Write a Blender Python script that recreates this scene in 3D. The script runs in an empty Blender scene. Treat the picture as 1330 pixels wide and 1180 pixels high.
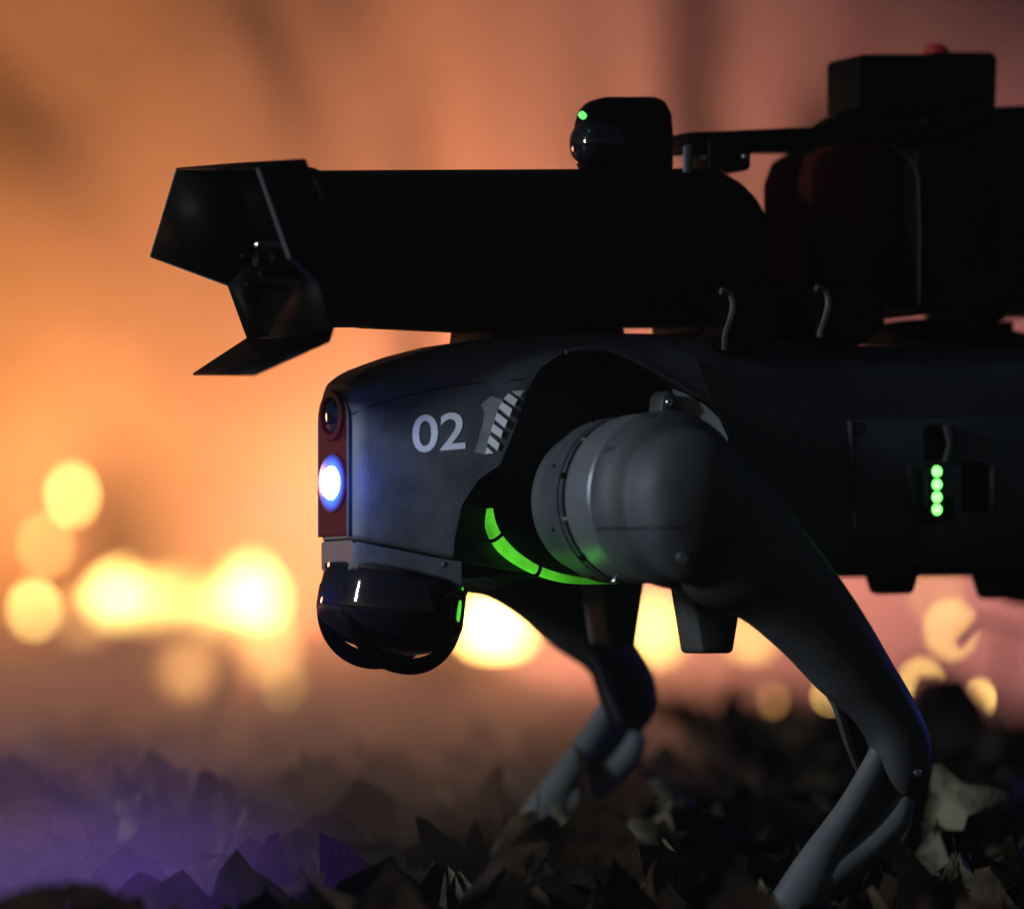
import bpy, bmesh, math, random
from mathutils import Vector, Matrix, noise
R = math.radians
random.seed(7)
sc = bpy.context.scene
C = sc.collection

# ---------------------------------------------------------------- camera
CAM_D, CAM_H, VH, S = 2.8, 0.205, 900.0, 2000.0     # metres to the focal plane, lens height, horizon row, photo pixels per metre there
cam = bpy.data.cameras.new('camera'); co = bpy.data.objects.new('camera', cam); C.objects.link(co)
co.location = (0, -CAM_D, CAM_H); co.rotation_euler = (R(90), 0, 0)
cam.sensor_width = 36; cam.lens = 36 * CAM_D / (1330 / S)
cam.shift_y = (VH - 590) / 1330
cam.dof.use_dof = True; cam.dof.focus_distance = CAM_D + 0.035
cam.dof.aperture_fstop = (cam.lens / 1000) / 0.067
cam.dof.aperture_ratio = 1.12
cam.clip_start = 0.05; cam.clip_end = 400
sc.camera = co

# ---------------------------------------------------------------- world, sun, exposure
SUN_AZ, SUN_EL = R(55), R(17)                        # low moon from the left, a little in front
world = bpy.data.worlds.new('World'); sc.world = world; world.use_nodes = True
wn = world.node_tree; wn.nodes.clear()
wo = wn.nodes.new('ShaderNodeOutputWorld'); wb = wn.nodes.new('ShaderNodeBackground')
sky = wn.nodes.new('ShaderNodeTexSky'); sky.sky_type = 'NISHITA'; sky.sun_disc = False
sky.sun_elevation = SUN_EL; sky.sun_rotation = math.pi + SUN_AZ
wb.inputs['Strength'].default_value = 0.014
wn.links.new(sky.outputs[0], wb.inputs['Color']); wn.links.new(wb.outputs[0], wo.inputs[0])
sun = bpy.data.lights.new('moonlight', 'SUN'); so = bpy.data.objects.new('moonlight', sun); C.objects.link(so)
sun.energy = 0.06; sun.angle = R(5.5); sun.color = (0.82, 0.92, 1.0)
d = Vector((-math.sin(SUN_AZ) * math.cos(SUN_EL), -math.cos(SUN_AZ) * math.cos(SUN_EL), math.sin(SUN_EL)))
so.rotation_euler = d.to_track_quat('Z', 'Y').to_euler()
tube_lamp = bpy.data.lights.new('tube_lamp', 'AREA'); tl_ = bpy.data.objects.new('tube_lamp', tube_lamp); C.objects.link(tl_)
tube_lamp.shape = 'RECTANGLE'; tube_lamp.size = .035; tube_lamp.size_y = .30; tube_lamp.energy = 26; tube_lamp.color = (0.80, 0.91, 1.0)   # the white tube mirrored in the sensor dome
tl_.location = Vector((-.08, 0, .30)) + d * 1.65
tl_.rotation_euler = d.to_track_quat('Z', 'Y').to_euler()
sc.view_settings.view_transform = 'Standard'; sc.view_settings.look = 'None'
sc.view_settings.exposure = 0; sc.view_settings.gamma = 1
cy = sc.cycles
cy.use_denoising = True
cy.max_bounces = 6; cy.diffuse_bounces = 2; cy.glossy_bounces = 3; cy.transmission_bounces = 4
cy.volume_bounces = 2; cy.volume_step_rate = 1.0; cy.volume_max_steps = 64
cy.caustics_reflective = False; cy.caustics_refractive = False
cy.sample_clamp_indirect = 4

# ---------------------------------------------------------------- helpers
YAW = R(30); OX = (435 - 665) / S                    # the robot's heading and where its nose stands
cs, sn = math.cos(YAW), math.sin(YAW)
def L(u, v, yl):                                     # point of the robot's own frame, on its plane y = yl
    a = (u - 665) / S
    t = (yl + CAM_D * cs - OX * sn) / (CAM_D * cs - a * sn)
    X, Y = a * t, CAM_D * (t - 1)
    return Vector(((X - OX) * cs + Y * sn, yl, CAM_H + (VH - v) / S * t))
def LX(u, v, xl):                                    # the same on its plane x = xl
    a = (u - 665) / S
    t = (xl + OX * cs + CAM_D * sn) / (a * cs + CAM_D * sn)
    X, Y = a * t, CAM_D * (t - 1)
    return Vector((xl, -(X - OX) * sn + Y * cs, CAM_H + (VH - v) / S * t))
def at(u, v, D):                                     # world point at distance D from the camera
    t = D / CAM_D
    return Vector(((u - 665) / S * t, D - CAM_D, CAM_H + (VH - v) / S * t))
def pair(uf, un, v):                                 # half width and x of a symmetric pair of corners
    lo, hi = 0.0, 0.3
    for _ in range(40):
        w = (lo + hi) / 2
        if L(un, v, -w).x > L(uf, v, w).x: lo = w
        else: hi = w
    p = L(un, v, -w)
    return p.x, w, p.z

def finish(bm, ang=35):
    bmesh.ops.recalc_face_normals(bm, faces=bm.faces)
    for f in bm.faces: f.smooth = True
    for e in bm.edges:
        if len(e.link_faces) == 2 and e.calc_face_angle(0) > R(ang): e.smooth = False
def obj(name, bm, m, parent=None, ang=35, matrix=None):
    finish(bm, ang)
    me = bpy.data.meshes.new(name); bm.to_mesh(me); bm.free()
    return link(name, me, m, parent)
def link(name, me, m, parent=None):
    o = bpy.data.objects.new(name, me); C.objects.link(o)
    if m is not None and not me.materials: me.materials.append(m)
    if parent is not None: o.parent = parent
    return o
def tag(o, label=None, cat=None, group=None, kind=None):
    for k, v in (('label', label), ('category', cat), ('group', group), ('kind', kind)):
        if v: o[k] = v
    return o
def empty(name, loc, rz, label, cat, group=None):
    o = bpy.data.objects.new(name, None); C.objects.link(o); o.empty_display_size = .05
    o.location = loc; o.rotation_euler = (0, 0, rz)
    return tag(o, label, cat, group)
def prism(pts, y0, y1, bev=0.002, seg=2, bm=None):   # outline in (x, z), pushed along y
    b = bmesh.new()
    f = b.faces.new([b.verts.new((p[0], y0, p[-1])) for p in pts])
    r = bmesh.ops.extrude_face_region(b, geom=[f])
    bmesh.ops.translate(b, verts=[x for x in r['geom'] if isinstance(x, bmesh.types.BMVert)], vec=(0, y1 - y0, 0))
    bmesh.ops.recalc_face_normals(b, faces=b.faces)
    if bev > 0:
        bmesh.ops.bevel(b, geom=[e for e in b.edges if e.calc_face_angle(0) > R(20)], offset=bev, segments=seg, affect='EDGES', profile=.5, clamp_overlap=True)
    return merge(bm, b)
def box(x0, x1, y0, y1, z0, z1, bev=0.002, seg=2, bm=None):
    return prism([(x0, z0), (x1, z0), (x1, z1), (x0, z1)], y0, y1, bev, seg, bm)
def merge(bm, b):
    if bm is None: return b
    me = bpy.data.meshes.new('t'); b.to_mesh(me); b.free(); bm.from_mesh(me); bpy.data.meshes.remove(me)
    return bm
def loft(rings, bm=None, caps=(True, True)):
    bm = bm or bmesh.new()
    vs = [[bm.verts.new(p) for p in r] for r in rings]
    n = len(vs[0])
    for a, b in zip(vs, vs[1:]):
        for i in range(n): bm.faces.new((a[i], a[(i + 1) % n], b[(i + 1) % n], b[i]))
    if caps[0]: bm.faces.new(vs[0][::-1])
    if caps[1]: bm.faces.new(vs[-1])
    return bm
def basis(axis):
    a = Vector(axis).normalized(); up = Vector((0, 0, 1)) if abs(a.z) < .9 else Vector((1, 0, 0))
    b = a.cross(up).normalized(); return a, b, b.cross(a).normalized()
def ring(c, b1, b2, a, b, n=32, p=2.0):
    out = []
    for i in range(n):
        t = 2 * math.pi * i / n; ct, st = math.cos(t), math.sin(t)
        out.append(Vector(c) + b1 * (a * math.copysign(abs(ct) ** (2 / p), ct)) + b2 * (b * math.copysign(abs(st) ** (2 / p), st)))
    return out
def lathe(c, axis, prof, n=48, bm=None, p=2.0):      # prof: (distance along the axis, radius)
    a, b1, b2 = basis(axis)
    return loft([ring(Vector(c) + a * s, b1, b2, max(r, 1e-4), max(r, 1e-4), n, p) for s, r in prof], bm)
def tube(pts, r, n=10, bm=None):
    pts = [Vector(p) for p in pts]; rs = r if isinstance(r, (list, tuple)) else [r] * len(pts)
    rings = []; ref = None
    for i, p in enumerate(pts):
        t = (pts[min(i + 1, len(pts) - 1)] - pts[max(i - 1, 0)]).normalized()
        if ref is None: ref = basis(t)[1]
        b1 = (ref - t * ref.dot(t)).normalized(); ref = b1; b2 = t.cross(b1)
        rings.append(ring(p, b1, b2, rs[i], rs[i], n))
    return loft(rings, bm)
def spline(pts, k=6):
    pts = [Vector(p) for p in pts]; out = []
    for i in range(len(pts) - 1):
        p0, p1, p2, p3 = pts[max(i - 1, 0)], pts[i], pts[i + 1], pts[min(i + 2, len(pts) - 1)]
        for j in range(k):
            t = j / k
            out.append(.5 * ((2 * p1) + (p2 - p0) * t + (2 * p0 - 5 * p1 + 4 * p2 - p3) * t * t + (3 * p1 - p0 - 3 * p2 + p3) * t ** 3))
    return out + [pts[-1]]
def interp(tab, x):
    if x <= tab[0][0]: return tab[0][1]
    for (a, b), (c, d_) in zip(tab, tab[1:]):
        if x <= c: return b + (d_ - b) * (x - a) / (c - a)
    return tab[-1][1]
def cut(o, cutters):                                  # carve openings for good and drop the cutters
    for k in cutters:
        md = o.modifiers.new('b', 'BOOLEAN'); md.operation = 'DIFFERENCE'; md.solver = 'EXACT'; md.object = k
    bpy.context.view_layer.update()
    dg = bpy.context.evaluated_depsgraph_get()
    me = bpy.data.meshes.new_from_object(o.evaluated_get(dg))
    o.modifiers.clear(); o.data = me; me.name = o.name
    for k in cutters: bpy.data.objects.remove(k)
    bm = bmesh.new(); bm.from_mesh(me); 
    for e in bm.edges: e.smooth = not (len(e.link_faces) == 2 and e.calc_face_angle(0) > R(32))
    for f in bm.faces: f.smooth = True
    bm.to_mesh(me); bm.free()

def mat(name, col, rough=.5, metal=0, spec=.5, bump=0, bscale=400, var=0, vscale=30, rvar=.1, emit=None, es=0, coat=0, trans=0):
    m = bpy.data.materials.new(name); m.use_nodes = True; nt = m.node_tree; N = nt.nodes
    b = N['Principled BSDF']; b.inputs['Base Color'].default_value = (*col, 1); b.inputs['Roughness'].default_value = rough
    b.inputs['Metallic'].default_value = metal; b.inputs['Specular IOR Level'].default_value = spec
    b.inputs['Coat Weight'].default_value = coat
    tc = N.new('ShaderNodeTexCoord')
    if var:
        n = N.new('ShaderNodeTexNoise'); n.inputs['Scale'].default_value = vscale; n.inputs['Detail'].default_value = 6
        nt.links.new(tc.outputs['Object'], n.inputs['Vector'])
        mx = N.new('ShaderNodeMix'); mx.data_type = 'RGBA'
        mx.inputs[6].default_value = (*[c * (1 - var) for c in col], 1); mx.inputs[7].default_value = (*[min(1, c * (1 + var)) for c in col], 1)
        cr = N.new('ShaderNodeMapRange'); cr.inputs[1].default_value = .3; cr.inputs[2].default_value = .7
        nt.links.new(n.outputs[0], cr.inputs[0]); nt.links.new(cr.outputs[0], mx.inputs[0]); nt.links.new(mx.outputs[2], b.inputs['Base Color'])
        mr = N.new('ShaderNodeMapRange'); mr.inputs[1].default_value = .3; mr.inputs[2].default_value = .7
        mr.inputs[3].default_value = max(0, rough - rvar); mr.inputs[4].default_value = min(1, rough + rvar)
        nt.links.new(n.outputs[0], mr.inputs[0]); nt.links.new(mr.outputs[0], b.inputs['Roughness'])
    if bump:
        n2 = N.new('ShaderNodeTexNoise'); n2.inputs['Scale'].default_value = bscale; n2.inputs['Detail'].default_value = 3
        nt.links.new(tc.outputs['Object'], n2.inputs['Vector'])
        bp = N.new('ShaderNodeBump'); bp.inputs['Strength'].default_value = bump; bp.inputs['Distance'].default_value = .001
        nt.links.new(n2.outputs[0], bp.inputs['Height']); nt.links.new(bp.outputs[0], b.inputs['Normal'])
    if emit: b.inputs['Emission Color'].default_value = (*emit, 1); b.inputs['Emission Strength'].default_value = es
    return m
def vol(name, dens, col, aniso=.3, noisy=None):
    m = bpy.data.materials.new(name); m.use_nodes = True; nt = m.node_tree; N = nt.nodes; N.clear()
    o = N.new('ShaderNodeOutputMaterial'); v = N.new('ShaderNodeVolumePrincipled'); nt.links.new(v.outputs[0], o.inputs['Volume'])
    v.inputs['Color'].default_value = (*col, 1); v.inputs['Density'].default_value = dens; v.inputs['Anisotropy'].default_value = aniso
    m.cycles.volume_sampling = 'MULTIPLE_IMPORTANCE'
    return m, nt, v

M = {
 'shell': mat('grey_shell_plastic', (.062, .066, .074), .47, bump=.45, bscale=1300, var=.22, vscale=45),
 'body': mat('dark_body_plastic', (.028, .033, .042), .5, spec=.4, bump=.25, bscale=1500, var=.15, vscale=25),
 'leg': mat('leg_cover_plastic', (.034, .037, .040), .5, spec=.35, bump=.45, bscale=1300, var=.25, vscale=38),
 'calf': mat('calf_alloy', (.064, .07, .075), .52, bump=.3, bscale=900, var=.12, vscale=30),
 'motor': mat('anodised_motor_metal', (.115, .12, .128), .42, metal=.4, bump=.15, bscale=2000, var=.1),
 'black': mat('black_coated_metal', (.001, .001, .001), .5, spec=.03, bump=.2, bscale=900, var=.2),
 'void': mat('black_rubber', (.002, .002, .0022), .75, spec=.05),
 'rubber': mat('pad_rubber', (.03, .031, .033), .7, spec=.2, bump=.3, bscale=900, var=.15),
 'gloss': mat('gloss_black_cover', (.004, .004, .006), .05, spec=.5),
 'print': mat('light_grey_print', (.8, .81, .85), .6, var=.08, vscale=60),
 'printdim': mat('dim_grey_print', (.2, .205, .215), .6, var=.25, vscale=60),
 'strip': mat('reflected_red_face_strip', (.045, .004, .008), .5, spec=.04),  # the fire's red reflection is put into the base colour
 'lens': mat('camera_glass', (.004, .005, .02), .04, spec=.6),
 'screw': mat('screw_steel', (.5, .5, .5), .3, metal=1),
 'tank': mat('dark_red_tank_plastic', (.022, .0028, .002), .9, spec=.02, var=.2),
 'red': mat('red_cap_plastic', (.25, .006, .005), .4),
 'blue_led': mat('blue_lamp', (.1, .2, 1), .4, emit=(.35, .5, 1), es=26),
 'blue_halo': mat('blue_lamp_halo', (.05, .01, .05), .2, emit=(.02, .12, 1), es=1),
 'green_mid': mat('green_hip_glow_bright', (.1, .5, .05), .4, emit=(.22, 1, .06), es=.85),
 'green_low': mat('green_hip_glow_faint', (.05, .3, .03), .4, emit=(.10, .62, .02), es=.45),
 'green_dim': mat('green_pilot_lamp', (.05, .3, .05), .4, emit=(.12, 1, .14), es=1.4),
 'green_led': mat('green_lamp', (.1, .8, .1), .4, emit=(.14, 1, .12), es=5),
 'green_ring': mat('green_hip_glow', (.1, .5, .05), .4, emit=(.11, .75, .03), es=.6),
}

def glow():                                           # soft blue halo round the lamp, drawn as a glowing disc
    nt = M['blue_halo'].node_tree; N = nt.nodes
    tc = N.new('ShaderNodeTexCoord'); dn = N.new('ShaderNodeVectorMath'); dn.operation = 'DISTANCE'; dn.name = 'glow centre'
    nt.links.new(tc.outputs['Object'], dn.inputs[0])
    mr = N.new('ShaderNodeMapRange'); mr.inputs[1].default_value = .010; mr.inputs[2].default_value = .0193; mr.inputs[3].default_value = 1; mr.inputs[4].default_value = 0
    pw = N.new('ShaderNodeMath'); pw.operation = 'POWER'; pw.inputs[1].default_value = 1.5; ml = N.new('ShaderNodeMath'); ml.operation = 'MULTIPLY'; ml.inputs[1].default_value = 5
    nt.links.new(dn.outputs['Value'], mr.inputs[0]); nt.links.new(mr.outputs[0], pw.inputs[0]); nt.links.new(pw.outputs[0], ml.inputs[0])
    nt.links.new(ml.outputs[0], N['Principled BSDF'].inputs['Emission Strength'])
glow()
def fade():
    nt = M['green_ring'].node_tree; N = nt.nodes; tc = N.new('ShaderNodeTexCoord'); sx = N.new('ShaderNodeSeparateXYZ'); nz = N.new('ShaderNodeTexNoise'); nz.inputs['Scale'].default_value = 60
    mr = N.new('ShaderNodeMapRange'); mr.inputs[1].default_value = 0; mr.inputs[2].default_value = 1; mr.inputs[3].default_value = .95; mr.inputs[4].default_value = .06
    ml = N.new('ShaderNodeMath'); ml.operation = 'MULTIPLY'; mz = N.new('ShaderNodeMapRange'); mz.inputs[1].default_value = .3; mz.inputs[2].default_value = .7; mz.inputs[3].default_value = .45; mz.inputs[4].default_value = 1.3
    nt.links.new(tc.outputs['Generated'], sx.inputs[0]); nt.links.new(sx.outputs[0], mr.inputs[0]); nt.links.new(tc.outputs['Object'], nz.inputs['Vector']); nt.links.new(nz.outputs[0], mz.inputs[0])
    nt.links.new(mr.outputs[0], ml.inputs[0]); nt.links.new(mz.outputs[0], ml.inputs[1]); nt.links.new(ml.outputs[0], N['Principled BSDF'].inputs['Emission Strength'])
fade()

# ---------------------------------------------------------------- ground
def gz(x, y):
    z = .028 + .058 * min(1, max(0, (y + .02) / .32)) ** 1 + .030 * min(1.3, max(0, y - .3)) + .014 * noise.noise(Vector((x * 3.1, y * 3.1, 1.7))) + .007 * noise.noise(Vector((x * 11, y * 11, 4)))
    z += .03 * math.exp(-((y - 1.5) / .5) ** 2) * (0.4 + noise.noise(Vector((x * 2.3, 3.3, 9))))
    z += .10 * noise.noise(Vector((x * .35, y * .35, 2))) * min(1, max(0, y - 1) / 6)
    q = min(1, max(0, (y - 11) / 9)); z += 5.3 * q * q * (3 - 2 * q)     # rise of bare ground added to block the sky behind the smoke
    return z
def ground():
    xs = []; ys = []
    def axis(lo, hi, fine0, fine1, step):
        out = []; v = fine0
        while v < fine1: out.append(v); v += step
        s = step; v = fine1
        while v < hi: out.append(v); s *= 1.22; v += s
        out.append(hi); s = step; v = fine0 - step; pre = []
        while v > lo: pre.append(v); s *= 1.22; v -= s
        return [lo] + pre[::-1] + out
    X = axis(-160, 160, -1.6, 1.6, .04); Y = axis(-20, 220, -.6, 4, .04)
    me = bpy.data.meshes.new('ground'); n = len(X)
    vs = [(x, y, gz(x, y) - .012) for y in Y for x in X]
    fs = [(j * n + i, j * n + i + 1, (j + 1) * n + i + 1, (j + 1) * n + i) for j in range(len(Y) - 1) for i in range(n - 1)]
    me.from_pydata(vs, [], fs); me.shade_smooth()
    return link('ground', me, mat('forest_soil', (.03, .022, .016), .9, spec=.2, bump=1, bscale=90, var=.5, vscale=9))
GR = tag(ground(), kind='structure')

# dead leaves -------------------------------------------------------
def leaf_mesh(kind, seed):
    rnd = random.Random(seed); n = 7
    cur, tw, cup, fold = rnd.uniform(.5, 1.9) * rnd.choice((-1, 1)), rnd.uniform(-1.2, 1.2), rnd.uniform(.4, 1.8) * rnd.choice((1, 1, -1)), rnd.uniform(-.5, .5)
    ph, lob = rnd.uniform(0, 6.28), (2.5, 1.6, 0)[kind]; crump = rnd.uniform(.03, .075)
    vs, fs = [], []
    def bend(x, y, j=1):
        z = cur * (x - .5) ** 2 + cup * abs(y) ** 1.5 + tw * (x - .5) * y + fold * y + rnd.uniform(-1, 1) * crump * j
        return (x - .5 + .12 * y * tw, y + rnd.uniform(-.015, .015) * j, z)
    for i in range(n + 1):
        t = i / n; base = .40 * math.sin(math.pi * min(.97, max(.03, t ** .85))) ** (.55 if kind == 2 else .7)
        for sgn, fr in ((0, 0), (1, .55), (1, 1), (-1, .55), (-1, 1)):
            w = base * fr; sweep = 0
            if sgn and fr == 1:
                k = .5 + .5 * math.sin(2 * math.pi * lob * t + ph + sgn * .4) if lob else .8
                w *= .52 + .68 * k * rnd.uniform(.7, 1.15); sweep = rnd.uniform(-.03, .10)
            vs.append(bend(t - (sweep if 0 < i < n else 0), sgn * w, 1 if sgn else .3))
        if i:
            b = 5 * i; fs += [(b - 5, b - 4, b + 1, b), (b - 4, b - 3, b + 2, b + 1), (b - 5, b, b + 3, b - 2), (b - 2, b + 3, b + 4, b - 1)]
    b = len(vs); s0 = vs[0]
    vs += [(s0[0], .012, s0[2]), (s0[0], -.012, s0[2]), (s0[0] - .35, .03, s0[2] + cur * .12)]; fs += [(b, b + 1, b + 2)]
    me = bpy.data.meshes.new('fallen_leaf'); me.from_pydata(vs, [], fs); me.shade_smooth()
    return me, vs, fs
def leaf_mat(name, col):
    m = bpy.data.materials.new(name); m.use_nodes = True; nt = m.node_tree; N = nt.nodes; b = N['Principled BSDF']
    b.inputs['Roughness'].default_value = .75; b.inputs['Specular IOR Level'].default_value = .08
    tc = N.new('ShaderNodeTexCoord'); n = N.new('ShaderNodeTexNoise'); n.inputs['Scale'].default_value = 55; n.inputs['Detail'].default_value = 5
    oi = N.new('ShaderNodeObjectInfo'); mx = N.new('ShaderNodeMix'); mx.data_type = 'RGBA'
    ge = N.new('ShaderNodeNewGeometry')
    nt.links.new(ge.outputs['Position'], n.inputs['Vector'])
    mx.inputs[6].default_value = (*[c * .3 for c in col], 1); mx.inputs[7].default_value = (*[c * 1.35 for c in col], 1)
    ad = N.new('ShaderNodeMath'); ad.operation = 'MULTIPLY_ADD'; ad.inputs[1].default_value = .5
    rd = N.new('ShaderNodeMath'); rd.operation = 'ADD'
    nt.links.new(oi.outputs['Random'], rd.inputs[0]); nt.links.new(ge.outputs['Random Per Island'], rd.inputs[1])
    nt.links.new(rd.outputs[0], ad.inputs[0])
    mr = N.new('ShaderNodeMapRange'); mr.inputs[1].default_value = .35; mr.inputs[2].default_value = 1.15
    nb = N.new('ShaderNodeTexNoise'); nb.inputs['Scale'].default_value = 240; nb.inputs['Detail'].default_value = 4; nt.links.new(ge.outputs['Position'], nb.inputs['Vector'])
    bp = N.new('ShaderNodeBump'); bp.inputs['Strength'].default_value = .7; bp.inputs['Distance'].default_value = .002; nt.links.new(nb.outputs[0], bp.inputs['Height']); nt.links.new(bp.outputs[0], b.inputs['Normal'])
    sp = N.new('ShaderNodeMath'); sp.operation = 'MULTIPLY_ADD'; sp.inputs[1].default_value = 2.6; sp.inputs[2].default_value = -.95; nt.links.new(n.outputs[0], sp.inputs[0]); nt.links.new(sp.outputs[0], ad.inputs[2])
    nt.links.new(ad.outputs[0], mr.inputs[0]); nt.links.new(mr.outputs[0], mx.inputs[0]); nt.links.new(mx.outputs[2], b.inputs['Base Color'])
    b.inputs['Transmission Weight'].default_value = 0
    return m
LM = [leaf_mat('leaf_tan', (.040, .027, .015)), leaf_mat('leaf_brown', (.014, .008, .0045)), leaf_mat('leaf_pale', (.11, .095, .065)), leaf_mat('leaf_dark', (.004, .0028, .002))]
LK = (0, 1, 3, 3, 1, 3, 3, 3, 1, 2)
variants = []
for k in range(10):
    me, vs, fs = leaf_mesh((0, 1, 2)[k % 3], 50 + k)
    me.materials.append(LM[LK[k]]); variants.append((me, vs, fs, LK[k]))
def leaf_pose(x, y, lift=.0, rnd=random, big=1):
    s = (.026 + .075 * rnd.random() ** 1.4) * big
    e = Matrix.Rotation(rnd.uniform(0, 6.28), 4, 'Z') @ Matrix.Rotation(rnd.gauss(0, .55), 4, 'X') @ Matrix.Rotation(rnd.gauss(0, .5), 4, 'Y')
    return Matrix.Translation((x, y, gz(x, y) + lift + rnd.uniform(-.004, .016))) @ e @ Matrix.Diagonal((s, s * rnd.uniform(.75, 1.1), s, 1))
rl = random.Random(11)
nind = 0
def in_view(x, y, z):
    t = (y + CAM_D) / CAM_D
    u, v = 665 + x / t * S, VH - (z - CAM_H) / t * S
    return -60 < u < 1390 and v < 1215
cand = []
for i in range(9000):
    y = rl.uniform(-.25, 1.0); x = rl.uniform(-.62, .62)
    if in_view(x, y, gz(x, y)): cand.append((y, x))
    if len(cand) >= 900: break
cand.sort()
pick = cand[::3][:296]
for (y, x) in pick:
    me, vs, fs, mi = variants[rl.choice((4, 6, 9, 9, 9, 0, 1, 3)) if x > -.02 and rl.random() < .3 else rl.randrange(9)]
    o = link('fallen_leaf', me, None, GR); o.matrix_local = leaf_pose(x, y, .006, rl)
# the rest of the litter, past counting
def litter(name, n, region, rnd, big=1, mats=LM):
    V, F, MI = [], [], []
    for i in range(n):
        x, y = region(rnd); me, vs, fs, mi = variants[rnd.randrange(10)]
        mt = leaf_pose(x, y, 0, rnd, big); b = len(V)
        V += [tuple(mt @ Vector(p)) for p in vs]; F += [tuple(b + q for q in f) for f in fs]; MI += [mi] * len(fs)
    me = bpy.data.meshes.new(name); me.from_pydata(V, [], F); me.shade_smooth()
    for m in mats: me.materials.append(m)
    me.polygons.foreach_set('material_index', MI)
    o = link(name, me, None); return tag(o, kind='stuff')
def sticks():
    rnd = random.Random(8); V, F = [], []
    for i in range(1500):
        y = -.4 + 3.2 * rnd.random() ** 1.4; x = rnd.uniform(-.65, .65) * (1 + .45 * max(0, y)); a = rnd.uniform(0, 6.28); l = rnd.uniform(.02, .09); t = rnd.uniform(-.35, .45)
        p = Vector((x, y, gz(x, y) + rnd.uniform(.004, .022))); dv = Vector((math.cos(a) * math.cos(t), math.sin(a) * math.cos(t), math.sin(t))) * l; r = rnd.uniform(.0004, .0016)
        m_ = p + dv * .5 + Vector((rnd.uniform(-1, 1), rnd.uniform(-1, 1), rnd.uniform(-1, 1))) * l * .08
        b1, b2 = basis(dv)[1:]; b = len(V)
        for q, rr in ((p, r), (m_, r * .9), (p + dv, r * .5)):
            V += [tuple(q + (b1 * math.cos(k) + b2 * math.sin(k)) * rr) for k in (0, 2.09, 4.19)]
        for s_ in (0, 3): F += [(b + s_ + k, b + s_ + (k + 1) % 3, b + s_ + 3 + (k + 1) % 3, b + s_ + 3 + k) for k in range(3)]
    me = bpy.data.meshes.new('twig_litter'); me.from_pydata(V, [], F); me.shade_smooth()
    return tag(link('twig_litter', me, mat('litter_twigs', (.06, .045, .03), .8, var=.5, vscale=40)), 'fine broken twigs and stalks strewn through the dry leaves', 'twig litter', kind='stuff')
sticks()
def reg(rnd):
    y = -.5 + 4.2 * rnd.random() ** 1.5; return rnd.uniform(-.7, .7) * (1 + .45 * max(0, y)), y
tag(litter('leaf_litter', 11000, reg, random.Random(3)), 'deep carpet of dry brown leaves covering the ground under the robot', 'leaf litter')
def reg2(rnd):
    y = 3.2 + 9 * rnd.random(); return rnd.uniform(-1, 1) * (1.6 + .5 * y), y
tag(litter('distant_leaf_litter', 5000, reg2, random.Random(4), 2.0), 'blurred far leaf carpet between the robot and the fires', 'leaf litter')

# ---------------------------------------------------------------- the robot (its own frame: x to the rear, y to the far side, z up)
RB = empty('quadruped_robot', (OX, 0, 0), YAW, 'grey four-legged robot marked 02 with a blue front lamp, standing in dry leaves', 'robot')
WT = [(0, .0215), (.004, .0255), (.012, .0295), (.03, .0355), (.06, .0445), (.10, .0550), (.20, .0620), (.27, .063), (.90, .063)]      # half width along the body
def hw(x): return interp(WT, x)
def side(u, v, lift=0.0):                            # point on the head's near flank under a photo pixel
    y = -.05
    for _ in range(6):
        p = L(u, v, y); y = -hw(p.x) - lift
    return L(u, v, y)
TOP = []
for u, v in [(435, 503), (445, 496), (480, 478), (530, 460), (585, 446), (640, 438), (700, 434), (780, 433), (850, 434), (893, 437), (945, 443), (1100, 446), (1330, 446)]:
    p = L(u, v, -.022 if u > 440 else 0); TOP.append((max(0, p.x), p.z))
BOT = []
for u, v in [(440, 697), (455, 697), (520, 708), (590, 725), (700, 742), (830, 750), (1000, 750), (1330, 746)]:
    p = L(u, v, -.05 if u > 440 else -.03); BOT.append((max(0, p.x), p.z))
def hull_ring(x, w, zb, zt, rt, rb, k=6):
    rt = min(rt, w * .98); rb = min(rb, w * .98, (zt - zb) * .3); out = []
    for (cy_, cz, r, a0) in ((w - rt, zt - rt * .8, rt, 0), (-(w - rt), zt - rt * .8, rt, 90), (-(w - rb), zb + rb, rb, 180), (w - rb, zb + rb, rb, 270)):
        for i in range(k + 1):
            a = R(a0 + 90 * i / k); out.append(Vector((x, cy_ + r * math.cos(a), cz + r * math.sin(a) * (.8 if a0 < 180 else 1))))
    return out
XS = [0, .002, .005, .01, .018, .03, .045, .06, .075, .09, .11, .14, .18, .22, .25, .27]
def corner_top(x): return interp([(0, .012), (.02, .020), (.1, .032), (.2, .036), (.8, .03)], x)
rings = []
for x in XS:
    w = hw(x); zt = interp(TOP, x); zb = interp(BOT, x)
    if x < .004: w -= (.004 - x) * .8; zt -= (.004 - x) * .6
    rings.append(hull_ring(x, w, zb, zt, corner_top(x), .004))
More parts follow.
